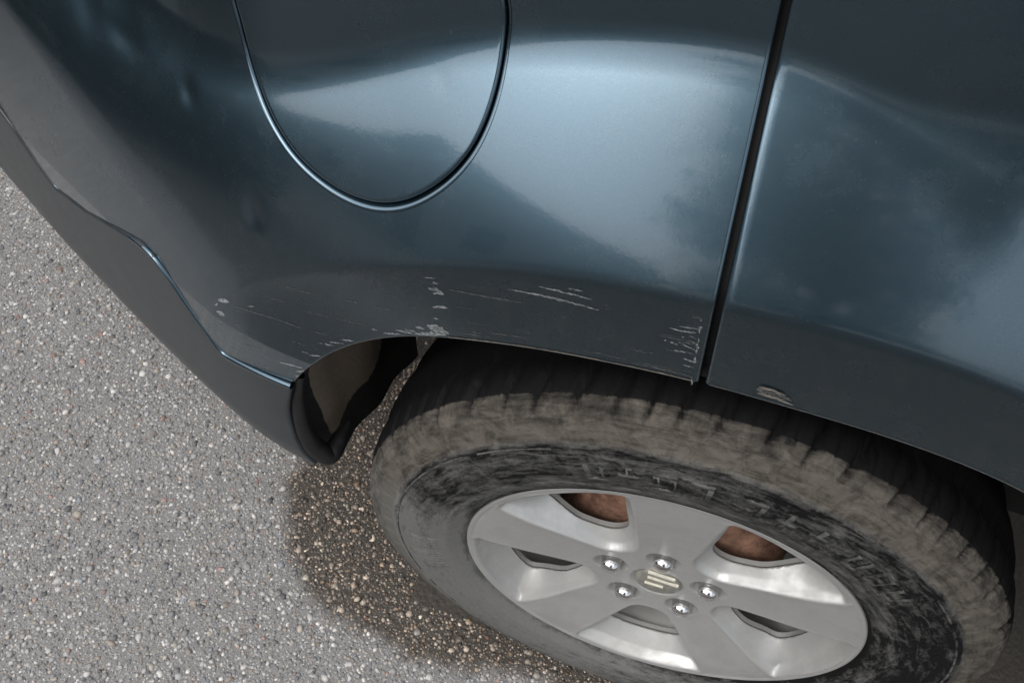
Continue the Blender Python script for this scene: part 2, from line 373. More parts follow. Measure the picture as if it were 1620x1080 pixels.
def rolled(P, D, rad=RO, n=5, depth=0.016):
    """rows that roll a panel edge inward: P (m,3) edge points, D (m,2) outward directions in x,z"""
    rows = []
    for a in np.linspace(0, math.pi / 2, n + 1)[1:]:
        Q = P.copy(); Q[:, 0] += D[:, 0] * rad * math.sin(a); Q[:, 2] += D[:, 1] * rad * math.sin(a); Q[:, 1] += rad * (1 - math.cos(a)); rows.append(Q)
    Q = rows[-1].copy(); Q[:, 1] += depth; rows.append(Q)
    return rows
def edge_dirs(P, Pin):
    T = np.gradient(P[:, [0, 2]], axis=0); N = np.stack([-T[:, 1], T[:, 0]], -1); N /= np.linalg.norm(N, axis=1)[:, None] + 1e-12
    s = np.sign(np.sum((P - Pin)[:, [0, 2]] * N, axis=1)); s[s == 0] = 1
    return N * s[:, None]
def panel(name, G, edges, mat=PAINT, drop=None, loops=None, parent=car):
    """G (n,m,3) grid; edges: which borders are rolled ('i0','i1','j0','j1')"""
    n, m = G.shape[:2]; V = [G.reshape(-1, 3)]; F = grid_faces(n, m); off = n * m
    idx = np.arange(n * m).reshape(n, m)
    if drop is not None: F = [f for f in F if not drop(f)]
    for e in edges:
        if e == 'i0': b, P, Q = idx[0], G[0], G[1]
        elif e == 'i1': b, P, Q = idx[-1], G[-1], G[-2]
        elif e == 'j0': b, P, Q = idx[:, 0], G[:, 0], G[:, 1]
        else: b, P, Q = idx[:, -1], G[:, -1], G[:, -2]
        D = edge_dirs(P, Q); prev = list(b)
        for row in rolled(P, D):
            cur = list(range(off, off + len(row))); off += len(row); V.append(row)
            for k in range(len(prev) - 1):
                q = (prev[k], prev[k + 1], cur[k + 1], cur[k])
                F.append(q if e in ('i1', 'j0') else q[::-1])
            prev = cur
    return np.concatenate(V), F

# bumper seam in polar form about the hub
seam_px = [(465, 608), (440, 599), (410, 587), (380, 574), (352, 560), (330, 530), (300, 488), (270, 442), (245, 405), (225, 385), (190, 365), (140, 338), (90, 300), (50, 245), (20, 200), (0, 170)]
SP = [polar(hit(*q)) for q in seam_px]
sr = np.array([p[0] for p in SP]); sth = np.array([p[1] for p in SP]); print('seam polar', [(round(a, 3), round(b, 1)) for a, b in SP])
def seam_th(r): return np.interp(r, sr, sth)

# fuel door outline
fuel_px = [(383, 40), (392, 85), (402, 122), (420, 170), (440, 210), (468, 250), (500, 280), (530, 302), (560, 317), (590, 326), (612, 328), (645, 322), (680, 305), (712, 281), (740, 250), (762, 212), (778, 170), (788, 128), (791, 80), (786, 40)]
FP = np.array([hit(*q) for q in fuel_px])
fcx = 0.5 * (FP[0, 0] + FP[-1, 0]); fcz = 0.5 * (FP[0, 2] + FP[-1, 2]) + 0.004
fa = np.degrees(np.arctan2(FP[:, 2] - fcz, FP[:, 0] - fcx)); fr = np.hypot(FP[:, 0] - fcx, FP[:, 2] - fcz)
print('fuel', fcx, fcz, fa.round(), fr.round(3))
fa = np.where(fa > 90, fa - 360, fa)
o_ = np.argsort(fa); fa, fr = fa[o_], fr[o_]
sel = (fa > -176) & (fa < -4)
aa = np.concatenate([fa[sel], -fa[sel][::-1]]); rr = np.concatenate([fr[sel], 0.5 * (fr[sel][::-1]) + 0.5 * fr[sel]])
aa3 = np.concatenate([aa - 360, aa, aa + 360]); rr3 = np.tile(rr, 3)
_ft = table(aa3, rr3, 5.0, -200, 200)
def fuel_r(x, z):
    a = np.degrees(np.arctan2(z - fcz, x - fcx)); return _ft(a)
HOLE = 0.0012
def fuel_in(x, z, grow=0.0): return np.hypot(x - fcx, z - fcz) < fuel_r(x, z) + grow

def set_normals(o, ids, sg):
    me = o.data; n = np.empty(len(me.vertices) * 3, np.float32); me.vertex_normals.foreach_get('vector', n); n = n.reshape(-1, 3)
    co = np.empty(len(me.vertices) * 3, np.float32); me.vertices.foreach_get('co', co); co = co.reshape(-1, 3).astype(float)
    ids = np.array(ids); x, z = co[ids, 0], co[ids, 2]; h = 4e-4
    g = np.stack([(S(x + h, z) - S(x - h, z)) / (2 * h), -np.ones(len(ids)), (S(x, z + h) - S(x, z - h)) / (2 * h)], -1)
    g /= np.linalg.norm(g, axis=1)[:, None]; n[ids] = -g * sg if sg > 0 else g
    me.normals_split_custom_set_from_vertices(n.tolist())
# --- quarter panel
nth, nr = 330, 330
u = np.linspace(0, 1, nth); v = np.linspace(0, 1, nr)
G = np.zeros((nr, nth, 3))
seam_dir = np.array([math.cos(R(SEAM)), math.sin(R(SEAM))]); seam_n = np.array([-seam_dir[1], seam_dir[0]])   # towards the rear
for j, uu in enumerate(u):
    th = np.full(nr, 120.0); r = np.linspace(.45, 1.2, nr)
    for _ in range(12):
        tmax = seam_th(r) - np.degrees(0.006 / r)
        tmin = SEAM + np.degrees(np.arcsin((GAP / 2 + RO) / r))
        th = tmin + (tmax - tmin) * uu
        r0 = rlip(th[0]) + RO; r1 = min(1.32, 0.93 / max(math.sin(R(min(th[-1], 179))), 0.2))
        r = r0 + (r1 - r0) * v
    G[:, j, 0] = r * np.cos(np.radians(th)); G[:, j, 2] = HZ + r * np.sin(np.radians(th))
G[..., 1] = S(G[..., 0], G[..., 2])
ix = G.reshape(-1, 3)
dist = np.hypot(ix[:, 0] - fcx, ix[:, 2] - fcz) - fuel_r(ix[:, 0], ix[:, 2]) - HOLE / 2 - RO
D2 = dist.reshape(nr, nth)
ii, jj = np.where(D2 < 0.004)
i0, i1, j0, j1 = max(ii.min() - 2, 0), min(ii.max() + 2, nr - 1), max(jj.min() - 2, 0), min(jj.max() + 2, nth - 1)
V, F = panel('quarter_panel', G, ('i0', 'j0', 'j1'), drop=lambda f: (i0 <= f[0] // nth < i1) and (j0 <= f[0] % nth < j1))
from mathutils.geometry import delaunay_2d_cdt
border = [(i0, j) for j in range(j0, j1)] + [(i, j1) for i in range(i0, i1)] + [(i1, j) for j in range(j1, j0, -1)] + [(i, j0) for i in range(i1, i0, -1)]
pid = [i * nth + j for i, j in border]
bset = set(pid)
inner = [i * nth + j for i in range(i0 + 1, i1) for j in range(j0 + 1, j1) if D2[i, j] > 0.0018]
nl = 420; al = np.linspace(-math.pi, math.pi, nl, endpoint=False); rl_ = _ft(np.degrees(al)) + HOLE / 2 + RO
lx, lz = fcx + rl_ * np.cos(al), fcz + rl_ * np.sin(al)
ids = pid + inner; off = len(V); loop = list(range(off, off + nl))
LV = np.stack([lx, S(lx, lz), lz], -1); V = np.concatenate([V, LV]); ids = ids + loop
pts = [Vector((V[k, 0], V[k, 2])) for k in ids]; nb_ = len(pid); ni_ = len(inner)
cedges = [(k, (k + 1) % nb_) for k in range(nb_)] + [(nb_ + ni_ + k, nb_ + ni_ + (k + 1) % nl) for k in range(nl)]
ov, oe, of, ovo, oeo, ofo = delaunay_2d_cdt(pts, cedges, [], 0, 1e-7)
vm = [ids[o[0]] if o else None for o in ovo]
loopset = set(loop)
_f0 = F[5]; sgn0 = np.sign(np.cross(V[_f0[1]] - V[_f0[0]], V[_f0[2]] - V[_f0[0]])[1])
for f in of:
    q = [vm[k] for k in f]
    if None in q or all(k in loopset for k in q): continue
    if len(q) < 3: continue
    cx_, cz_ = np.mean([V[k, 0] for k in q]), np.mean([V[k, 2] for k in q])
    if fuel_in(cx_, cz_, HOLE / 2 + RO - 0.0002): continue
    if all(k in bset for k in q) and poly_sd(np.array([cx_]), np.array([cz_]), V[pid][:, [0, 2]])[0] > -1e-6: continue
    # orientation: face towards -y
    a_, b_, c_ = V[q[0]], V[q[1]], V[q[2]]
    ny_ = np.cross(b_ - a_, c_ - a_)[1]
    F.append(tuple(q) if ny_ * sgn0 > 0 else tuple(q[::-1]))
ix = V
# rolled edge of the filler hole
P = V[loop]; D = np.stack([fcx - P[:, 0], fcz - P[:, 2]], -1); D /= np.linalg.norm(D, axis=1)[:, None]
off = len(V); prev = list(loop); Vs = [V]
for row in rolled(P, D, RO, 6, 0.02):
    cur = list(range(off, off + len(row))); off += len(row); Vs.append(row); L_ = len(prev)
    for k in range(L_): F.append((prev[k], prev[(k + 1) % L_], cur[(k + 1) % L_], cur[k]))
    prev = cur
quarter = mesh_obj('quarter_panel', np.concatenate(Vs), F, PAINT, car)
set_normals(quarter, list(range(nr * nth)) + loop, sgn0)

# --- fuel door (disc with a rolled rim)
na, nrr = 220, 46
ang = np.linspace(0, 2 * math.pi, na, endpoint=False); R0 = _ft(np.degrees(np.where(ang > math.pi, ang - 2 * math.pi, ang))) - HOLE / 2 - RO
ring = []
for s in np.linspace(0.0, 1, nrr) ** 0.8:
    s = max(s, 0.004)
    x = fcx + R0 * s * np.cos(ang); z = fcz + R0 * s * np.sin(ang)
    ring.append(np.stack([x, S(x, z) - 0.0006 + 0.0006 * s, z], -1))
P = ring[-1]; D = np.stack([np.cos(ang), np.sin(ang)], -1)
ring += rolled(P, D, RO, 6, 0.012)
V = np.concatenate(ring); fuel = mesh_obj('fuel_door', V, grid_faces(len(ring), na, True), PAINT, car)
x = fcx + (R0 + .02)[:, None] * np.linspace(0, 1, 2)[None] * np.cos(ang)[:, None]; z = fcz + (R0 + .02)[:, None] * np.linspace(0, 1, 2)[None] * np.sin(ang)[:, None]
V = np.stack([x, S0(x, z) + 0.022, z], -1).transpose(1, 0, 2).reshape(-1, 3)
mesh_obj('filler_recess', V, grid_faces(2, na, True), DARK, car)

# --- rear door
nth, nr = 220, 260
G = np.zeros((nr, nth, 3)); u = np.linspace(0, 1, nth); v = np.linspace(0, 1, nr) ** 1.15
for j, uu in enumerate(u):
    r = np.linspace(.45, 1.0, nr)
    for _ in range(8):
        tmax = SEAM - np.degrees(np.arcsin((GAP / 2 + RO) / r)); th = tmax + (-2.0 - tmax) * uu
        r0 = rlip(th[0]) + RO; r1 = min(1.6, 0.93 / max(math.sin(R(max(th[-1], 1))), 0.2)); r = r0 + (r1 - r0) * v
    G[:, j, 0] = r * np.cos(np.radians(th)); G[:, j, 2] = HZ + r * np.sin(np.radians(th))
G[..., 1] = S(G[..., 0], G[..., 2]) + 0.0006
V, F = panel('rear_door', G[:, ::-1], ('i0', 'j1', 'j0'))
mesh_obj('rear_door', V, F, PAINT, car)

# --- jamb strip behind the door gap, backing behind the bumper seam
def backing(name, pts2, wid, depth, mat):
    V = []
    for (p, nrm) in pts2:
        for s in (-1, 1):
            x, z = p[0] + nrm[0] * wid * s, p[1] + nrm[1] * wid * s; V.append((x, float(S0(x, z)) + depth, z))
    return mesh_obj(name, V, [(2 * i, 2 * i + 1, 2 * i + 3, 2 * i + 2) for i in range(len(pts2) - 1)], mat, car)
backing('door_jamb', [((seam_dir * r)[0:2] + np.array([0, HZ]), seam_n) for r in np.linspace(0.415, 0.93, 60)], 0.016, 0.014, DARK)
backing('seam_backing', [(np.array([r_ * math.cos(R(float(seam_th(r_)))), HZ + r_ * math.sin(R(float(seam_th(r_))))]), np.array([0.0, 1.0])) for r_ in np.linspace(float(sr[0]), 1.3, 90)], 0.02, 0.017, DARK)  # strip added to stop light leaking through the bumper seam

# --- rear bumper
def Sb(x, z):
    tuck = np.clip((0.40 - z) / 0.10, 0, 2)
    return yplan(x) - 0.007 + 0.012 * np.clip(0.58 - z, 0, 1) + 0.030 * tuck ** 2 + 0.25 * np.clip(z - 0.60, 0, 1)
arch_px = [(465, 608), (460, 636), (462, 662), (470, 690), (484, 716), (506, 738)]
AE = np.array([hit(*q, surf=Sb) for q in arch_px]); print('arch edge', AE.round(3).tolist())
nb, mb = 120, 200
G = np.zeros((nb, mb, 3)); vv = np.linspace(0, 1, mb) ** 1.1
zb = AE[-1, 2]
tt = np.linspace(0, 1, nb); ae_t = np.linspace(0, 1, len(AE))
aex = np.interp(tt, ae_t, AE[:, 0]); aez = np.interp(tt, ae_t, AE[:, 2])
k9 = np.ones(15) / 15; aex = np.convolve(np.pad(aex, 7, mode='edge'), k9, 'valid'); aez = np.convolve(np.pad(aez, 7, mode='edge'), k9, 'valid')
rr_ = sr[0] + 0.002 + (1.5 - sr[0]) * vv
for j in range(mb):
    r = rr_[j]; th = R(float(seam_th(r)) + math.degrees(0.0015 / r)); top = np.array([r * math.cos(th), HZ + r * math.sin(th)])
    bot = np.array([aex[-1] + (top[0] - aex[0]) * 1.02, zb + 0.02 * vv[j]])
    f = max(0, 1 - vv[j] / 0.25) ** 2
    lin = top[None] + (bot - top)[None] * tt[:, None]
    ex = np.stack([aex - (aex[0] + (aex[-1] - aex[0]) * tt), aez - (aez[0] + (aez[-1] - aez[0]) * tt)], -1)
    lin = lin + ex * f
    G[:, j, 0] = lin[:, 0]; G[:, j, 2] = lin[:, 1]
G[..., 1] = Sb(G[..., 0], G[..., 2])
V, F = panel('rear_bumper', G[:, ::-1], ('i0', 'j1', 'i1'))
mesh_obj('rear_bumper', V, F, BUMPER, car)
lr = np.linspace(float(sr[0]) + 0.001, 0.93, 110); lth = np.radians([float(seam_th(q)) for q in lr]) + 0.0012 / lr
lx, lz = lr * np.cos(lth), HZ + lr * np.sin(lth)
LPth = np.stack([lx, Sb(lx, lz) + 0.0030, lz], -1)
for _ in range(3): LPth[1:-1] = 0.25 * LPth[:-2] + 0.5 * LPth[1:-1] + 0.25 * LPth[2:]
def tube(pts, rad, n=9):
    V = []; pts = [Vector(p) for p in pts]
    for i, p in enumerate(pts):
        t = (pts[min(i + 1, len(pts) - 1)] - pts[max(i - 1, 0)]).normalized(); a = Vector((0.31, 0.8, 0.5)).cross(t).normalized(); b = t.cross(a)
        for k in range(n): V.append(p + (a * math.cos(2 * math.pi * k / n) + b * math.sin(2 * math.pi * k / n)) * rad[i])
    return V, grid_faces(len(pts), n, True)
V, F = tube(LPth, np.interp(lr, [.45, .62, .70, 1.0], [.0036, .0036, .0022, .0018]), 10)
mesh_obj('bumper_ledge', V, F, PAINT, car)
# rubber edge of the bumper at the arch
def strip(name, P, Q, mat, parent=car, th=0.0):
    n = len(P); return mesh_obj(name, list(P) + list(Q), [(i, i + 1, n + i + 1, n + i) for i in range(n - 1)], mat, parent)

def tube(pts, rad, n=9):
    V = []; pts = [Vector(p) for p in pts]
    for i, p in enumerate(pts):
        t = (pts[min(i + 1, len(pts) - 1)] - pts[max(i - 1, 0)]).normalized(); a = Vector((0.31, 0.8, 0.5)).cross(t).normalized(); b = t.cross(a)
        for k in range(n): V.append(p + (a * math.cos(2 * math.pi * k / n) + b * math.sin(2 * math.pi * k / n)) * rad[i])
    return V, grid_faces(len(pts), n, True)
tip = AE[-1]
path = [AE[k] + np.array([0.0015, 0.012, 0]) for k in range(len(AE) - 1)] + [tip + np.array([0.004, 0.013, 0.002]), tip + np.array([0.008, 0.030, 0.004]), tip + np.array([0.010, 0.060, 0.010])]
path = np.array(path); tq = np.linspace(0, len(path) - 1, 60); path = np.stack([np.interp(tq, np.arange(len(path)), path[:, c]) for c in range(3)], -1)
for _ in range(6): path[1:-1] = 0.25 * path[:-2] + 0.5 * path[1:-1] + 0.25 * path[2:]
V, F = tube(path, np.interp(tq, [0, 1.5, 4, 5.5, 6.2, 7], [.004, .008, .011, .012, .010, .004]), 12)
mesh_obj('arch_edge_trim', V, F, PLASTIC, car)
# --- wheel arch liner: follows the lip and narrows inward
nth, ny = 190, 70
ths = np.linspace(186.5, 2, nth); ys = np.linspace(0.0, 1, ny)
V = np.zeros((ny, nth, 3)); mud = np.zeros((ny, nth))
for j, th in enumerate(ths):
    y0 = 0.004 + 0.070 * float(sstep(176, 185, th)); y1 = 0.235
    yy = y0 + (y1 - y0) * ys
    rb = rlip(th) + 0.004 - 0.022 * sstep(160, 178, th)
    rad = rb - 0.215 * np.clip(yy - 0.012, 0, 1) * (0.35 + 0.65 * sstep(100, 150, th)) + 0.012 * np.sin(yy * 75) * sstep(110, 140, th) * 0.25
    rad = np.maximum(rad, 0.352)
    V[:, j, 0] = rad * math.cos(R(th)); V[:, j, 1] = yy + yplan(rad * math.cos(R(th))); V[:, j, 2] = HZ + rad * math.sin(R(th))
    mud[:, j] = 1.08 * sstep(112, 122, th) * (1 - sstep(175, 180, th + 40 * np.clip(yy - 0.10, -0.05, 1))) * (1 - 0.75 * sstep(0.14, 0.19, yy)) * sstep(0.046, 0.058, yy + 0.0003 * (170 - th))
mesh_obj('wheel_arch_liner', V.reshape(-1, 3), grid_faces(ny, nth, flip=True), LINER, car, attrs={'mud': mud.ravel()})
# inner wheelhouse wall and underbody
ths = np.radians(np.linspace(160, 2, 60)); V = []
for rr0 in (0.05, 0.50):
    V += [(rr0 * math.cos(t), 0.238, HZ + rr0 * math.sin(t)) for t in ths]
mesh_obj('inner_wheelhouse', V, grid_faces(2, 60), DARK, car)
def box(name, x0, x1, y0, y1, z0, z1, mat, parent=car, bev=0.02):
    import bmesh
    bm = bmesh.new(); bmesh.ops.create_cube(bm, size=1)
    for v_ in bm.verts: v_.co = Vector(((x0 + x1) / 2 + v_.co.x * (x1 - x0), (y0 + y1) / 2 + v_.co.y * (y1 - y0), (z0 + z1) / 2 + v_.co.z * (z1 - z0)))
    bmesh.ops.bevel(bm, geom=bm.edges[:], offset=bev, segments=2, affect='EDGES')
    me = bpy.data.meshes.new(name); bm.to_mesh(me); bm.free(); me.materials.append(mat)
    o = bpy.data.objects.new(name, me); col.objects.link(o); o.parent = parent; return o
box('underbody', -0.66, 1.5, 0.26, 1.50, 0.33, 0.46, DARK)
box('cabin_shell', -0.62, 1.5, 0.20, 1.55, 0.86, 1.24, DARK)

# ------------------------------------------------------------------ scrapes and chips in the paint
def scrape(px, wd, mat, parent, lift=0.0004, name='paint_scrape', taper=True, rag=0.5):
    """ragged sliver along a pixel line, laid on the panel"""
    px = np.array(px, float); L = np.concatenate([[0], np.cumsum(np.hypot(*np.diff(px, axis=0).T))]); n = max(5, int(L[-1] / 5) + 2)
    t = np.linspace(0, L[-1], n); c = np.stack([np.interp(t, L, px[:, 0]), np.interp(t, L, px[:, 1])], -1)
    T = np.gradient(c, axis=0); T /= np.linalg.norm(T, axis=1)[:, None] + 1e-9; N = np.stack([-T[:, 1], T[:, 0]], -1)
    w_ = wd / 2 * (np.sin(np.pi * np.clip(np.linspace(0.02, 0.98, n), 0, 1)) ** 0.6 if taper else np.ones(n))
    rows = []
    for sg in (1, -1):
        ww = w_ * (1 + rag * (rng.random(n) - .5) * 2); q = c + N * (sg * ww)[:, None]
        H = np.array([hit(*p, surf=S) for p in q]); H[:, 1] -= lift; rows.append(H)
    V = np.concatenate(rows); o = mesh_obj(name, V, [(i, i + 1, n + i + 1, n + i) for i in range(n - 1)], mat, parent); return o
Q = quarter
for l, w0 in [([(672, 438), (688, 440)], 2), ([(684, 446), (694, 448)], 2), ([(678, 455), (690, 458), (702, 464)], 5), ([(684, 463), (704, 465)], 3), ([(684, 485), (697, 484), (709, 487)], 4), ([(686, 503), (694, 504)], 2),
              ([(676, 514), (690, 519), (710, 527)], 11), ([(655, 527), (680, 527), (706, 529)], 6), ([(658, 516), (672, 519)], 4), ([(626, 521), (655, 527)], 3), ([(606, 526), (634, 528)], 3), ([(588, 520), (597, 522)], 2), ([(640, 520), (662, 526)], 2.5),
              ([(541, 536), (560, 539)], 3), ([(522, 540), (544, 543)], 2), ([(513, 543), (528, 546)], 2.5), ([(490, 561), (507, 563)], 2.5), ([(443, 572), (462, 577), (481, 582)], 3), ([(469, 587), (481, 586)], 4), ([(466, 594), (474, 594)], 2.5),
              ([(345, 474), (352, 474), (363, 478)], 5), ([(340, 482), (345, 480)], 4), ([(343, 492), (350, 494), (355, 499)], 6), ([(392, 484), (403, 484)], 2),
              ([(805, 457), (850, 465), (900, 477), (948, 490)], 3.0), ([(851, 452), (890, 461), (936, 473)], 2.6), ([(898, 455), (922, 460)], 2.2),
              ([(1060, 518), (1080, 523), (1101, 526)], 2.2), ([(1075, 541), (1088, 548), (1100, 553)], 2.4), ([(1066, 553), (1087, 557)], 2), ([(1081, 566), (1092, 570), (1102, 571)], 2.6), ([(1060, 540), (1066, 542)], 2.5), ([(1051, 537), (1054, 538)], 2.5), ([(1066, 543), (1072, 544)], 2.5), ([(1078, 532), (1082, 533)], 2)]:
    scrape(l, w0, SCUFF, Q)
for l, w0 in [([(373, 484), (400, 493), (440, 505), (478, 519)], 1.6), ([(709, 457), (760, 467), (832, 479)], 2.0), ([(474, 554), (490, 559)], 2.5), ([(503, 542), (512, 543)], 2), ([(345, 513), (352, 514)], 2), ([(372, 513), (377, 513)], 2), ([(1037, 528), (1070, 535), (1098, 541)], 1.5), ([(1000, 573), (1040, 581), (1086, 592)], 2.0), ([(890, 499), (896, 502)], 2), ([(870, 470), (900, 478)], 2)]:
    scrape(l, w0, SCUFF2, Q)
for k in range(26):                                                     # chipped edge beside the door gap
    y0 = random.uniform(500, 600); xe = 1111.5 - (y0 - 500) * 0.165
    if k < 11: scrape([(xe - 1.0, y0), (xe - random.uniform(.5, 3), y0 + random.uniform(3, 12))], random.uniform(2.0, 5.5), SCUFF, Q, rag=0.9)
    else: scrape([(xe - random.uniform(6, 34), y0 - random.uniform(2, 6)), (xe - random.uniform(0, 4), y0 + 1.5)], random.uniform(.9, 1.8), random.choice((SCUFF, SCUFF2, SCUFF2)), Q)
for k in range(34):                                                     # hairlines that run with the arch
    x0 = random.uniform(380, 1080); y0 = random.uniform(0, 1); c0 = float(np.interp(x0, [380, 520, 690, 950, 1100], [480, 445, 432, 465, 505])); c1 = float(np.interp(x0, [380, 520, 690, 950, 1100], [560, 545, 522, 560, 592]))
    yy_ = c0 + (c1 - c0) * y0; L_ = random.uniform(12, 60); sl_ = np.interp(x0, [380, 690, 1080], [.32, .14, .22])
    scrape([(x0 - L_ / 2, yy_ - L_ / 2 * sl_), (x0 + L_ / 2, yy_ + L_ / 2 * sl_)], random.uniform(.7, 1.2), SCUFF2, Q)
DOOR = bpy.data.objects['rear_door']
for l, w0, m_ in [([(1200, 610), (1222, 616), (1244, 625)], 3.0, EDGE), ([(1198, 620), (1226, 628), (1256, 640)], 3.0, EDGE), ([(1196, 614), (1225, 622), (1252, 633)], 9, SCUFF2)]:
    scrape(l, w0, m_, DOOR, lift=0.0004 if m_ is SCUFF2 else 0.0007)
# dust caught along the rolled lip of the arch
def lip_line(parent, t0, t1, mat, dr_, wd, lift):
    th = np.linspace(t0, t1, 80); V = []
    for e in (0, 1):
        for t in th:
            r_ = rlip(t) + dr_ + wd * e * random.uniform(.55, 1.1); x, z = r_ * math.cos(R(t)), HZ + r_ * math.sin(R(t)); V.append((x, float(S(x, z)) - lift, z))
    return mesh_obj('lip_dust', V, [(i, i + 1, 80 + i + 1, 80 + i) for i in range(79)], mat, parent)
lip_line(Q, 124.5, 98.6, EDGE, RO + 0.0003, 0.0016, 0.0005)
lip_line(DOOR, 96.6, 40, SCUFF2, RO + 0.0002, 0.0010, 0.0002)

# ------------------------------------------------------------------ wheel
def lathe_rows(prof, n, cfun=None):
    a = np.linspace(0, 2 * math.pi, n, endpoint=False); rows = []
    for (r, y) in prof: rows.append(np.stack([r * np.cos(a), np.full(n, y), r * np.sin(a)], -1))
    return np.array(rows), a
HUB = Vector((0, 0, HZ))
# rim face as a relief with five pockets
POCK = [(-84 + 72 * k) for k in range(5)]
def rotl(x, z, d): c, s = math.cos(R(d)), math.sin(R(d)); return x * c + z * s, -x * s + z * c
front = [(.070, 0), (.075, .020), (.098, .033), (.135, .053), (.172, .073), (.202, .086), (.211, .05), (.2125, 0)]
front = front + [(a, -b) for a, b in front[1:-1][::-1]]
hole = [(.090, 0), (.095, .015), (.114, .027), (.142, .040), (.166, .049), (.179, .044), (.1845, .02), (.186, 0)]
hole = hole + [(a, -b) for a, b in hole[1:-1][::-1]]
def chaikin(P, n=3):
    P = np.array(P, float)
    for _ in range(n):
        Q = np.roll(P, -1, 0); P = np.stack([0.75 * P + 0.25 * Q, 0.25 * P + 0.75 * Q], 1).reshape(-1, 2)
    return P
front = chaikin(front, 2); hole = chaikin(hole, 3)
nr, na = 150, 900
rad = np.linspace(0.0, 0.2125, nr); rad[0] = 0.0005
a = np.linspace(0, 2 * math.pi, na, endpoint=False)
RR, AA = np.meshgrid(rad, a, indexing='ij'); X = RR * np.cos(AA); Z = RR * np.sin(AA)
# nearest pocket
df = np.full(X.shape, 9.0); dh = np.full(X.shape, 9.0)
for d in POCK:
    lx, lz = rotl(X, Z, d); m = (np.abs(np.degrees(np.arctan2(lz, lx))) <= 40)
    df[m] = np.minimum(df[m], poly_sd(lx[m], lz[m], front)); dh[m] = np.minimum(dh[m], poly_sd(lx[m], lz[m], hole))
face = 0.0150 - 0.0152 * sstep(0.04, 0.2125, RR)
face = face - 0.004 * (1 - sstep(0.072, 0.082, RR)) * 0
frac = np.clip(-df, 0, 1) / (np.clip(-df, 0, 1) + np.clip(dh, 0, 1) + 1e-9)
soft = sstep(-0.004, 0.006, -df)
DEEP = lambda q: 0.015 + 0.012 * sstep(0.12, 0.175, q)
depth = soft * (0.004 + DEEP(RR) * frac) * (1 - sstep(0.2035, 0.2115, RR))
edge = np.exp(-(df / 0.0028) ** 2) * 0.0012
Y = face + depth - edge * (df > -0.006)
for k in range(5):                                 # counterbores for the nuts
    bx, bz = 0.0571 * math.cos(R(-48 + 72 * k)), 0.0571 * math.sin(R(-48 + 72 * k)); dd = np.hypot(X - bx, Z - bz)
    Y = Y + 0.010 * (1 - sstep(0.0145, 0.0200, dd))
dd = RR; Y = Y + 0.003 * (1 - sstep(0.028, 0.031, dd))
V = np.stack([X, Y, Z], -1).reshape(-1, 3); dhf = dh.ravel()
F = grid_faces(nr, na, True)
dropF = set(f for f in F if (dhf[list(f)].mean() < 0))
keep = [f for f in F if f not in dropF]
ed = Counter()
for f in dropF:
    for p, q in zip(f, f[1:] + f[:1]): ed[frozenset((p, q))] += 1
be = [tuple(e) for e, c in ed.items() if c == 1]
bv = sorted(set(k for e in be for k in e))
hp = []
for d in POCK:
    c, s = math.cos(R(d)), math.sin(R(d)); hp.append(np.stack([hole[:, 0] * c - hole[:, 1] * s, hole[:, 0] * s + hole[:, 1] * c], -1))
hp = np.concatenate([np.concatenate([h + (np.roll(h, -1, 0) - h) * t for t in np.linspace(0, 1, 12, endpoint=False)]) for h in hp])
for k in bv:
    i = np.argmin(np.hypot(hp[:, 0] - V[k, 0], hp[:, 1] - V[k, 2])); V[k, 0], V[k, 2] = hp[i]
    rk = math.hypot(V[k, 0], V[k, 2]); V[k, 1] = 0.0150 - 0.0152 * float(sstep(0.04, 0.2125, rk)) + 0.004 + DEEP(rk)
# wall of the holes
mp = {}; V = list(map(tuple, V)); Fw = []
def wall(k, lv):
    if (k, lv) not in mp:
        x, y, z = V[k]; mp[(k, lv)] = len(V); V.append((x, y + (0.002, 0.007)[lv], z))
    return mp[(k, lv)]
for f in dropF:
    for p, q in zip(f, f[1:] + f[:1]):
        if ed[frozenset((p, q))] == 1:
            Fw.append((q, p, wall(p, 0), wall(q, 0))); Fw.append((wall(q, 0), wall(p, 0), wall(p, 1), wall(q, 1)))
nb0 = len(V)
# rim flange and barrel
prof = [(0.2125, float(Y[-1].mean())), (0.2140, -0.0006), (0.2155, -0.0012), (0.2172, -0.0016), (0.2188, -0.0012), (0.2198, 0.0004), (0.2202, 0.004), (0.2195, 0.010), (0.2145, 0.014), (0.2095, 0.020), (0.2035, 0.034), (0.199, 0.06), (0.195, 0.11), (0.200, 0.19), (0.215, 0.195)]
rows, _ = lathe_rows(prof, na); rows[0][:, 1] = Y[-1]
off = nb0; V += [tuple(p) for p in rows.reshape(-1, 3)]
Fr = grid_faces(len(prof), na, True, off=off)
wheel = mesh_obj('wheel', V, keep + Fw + Fr, ALLOY, car); wheel.location = HUB

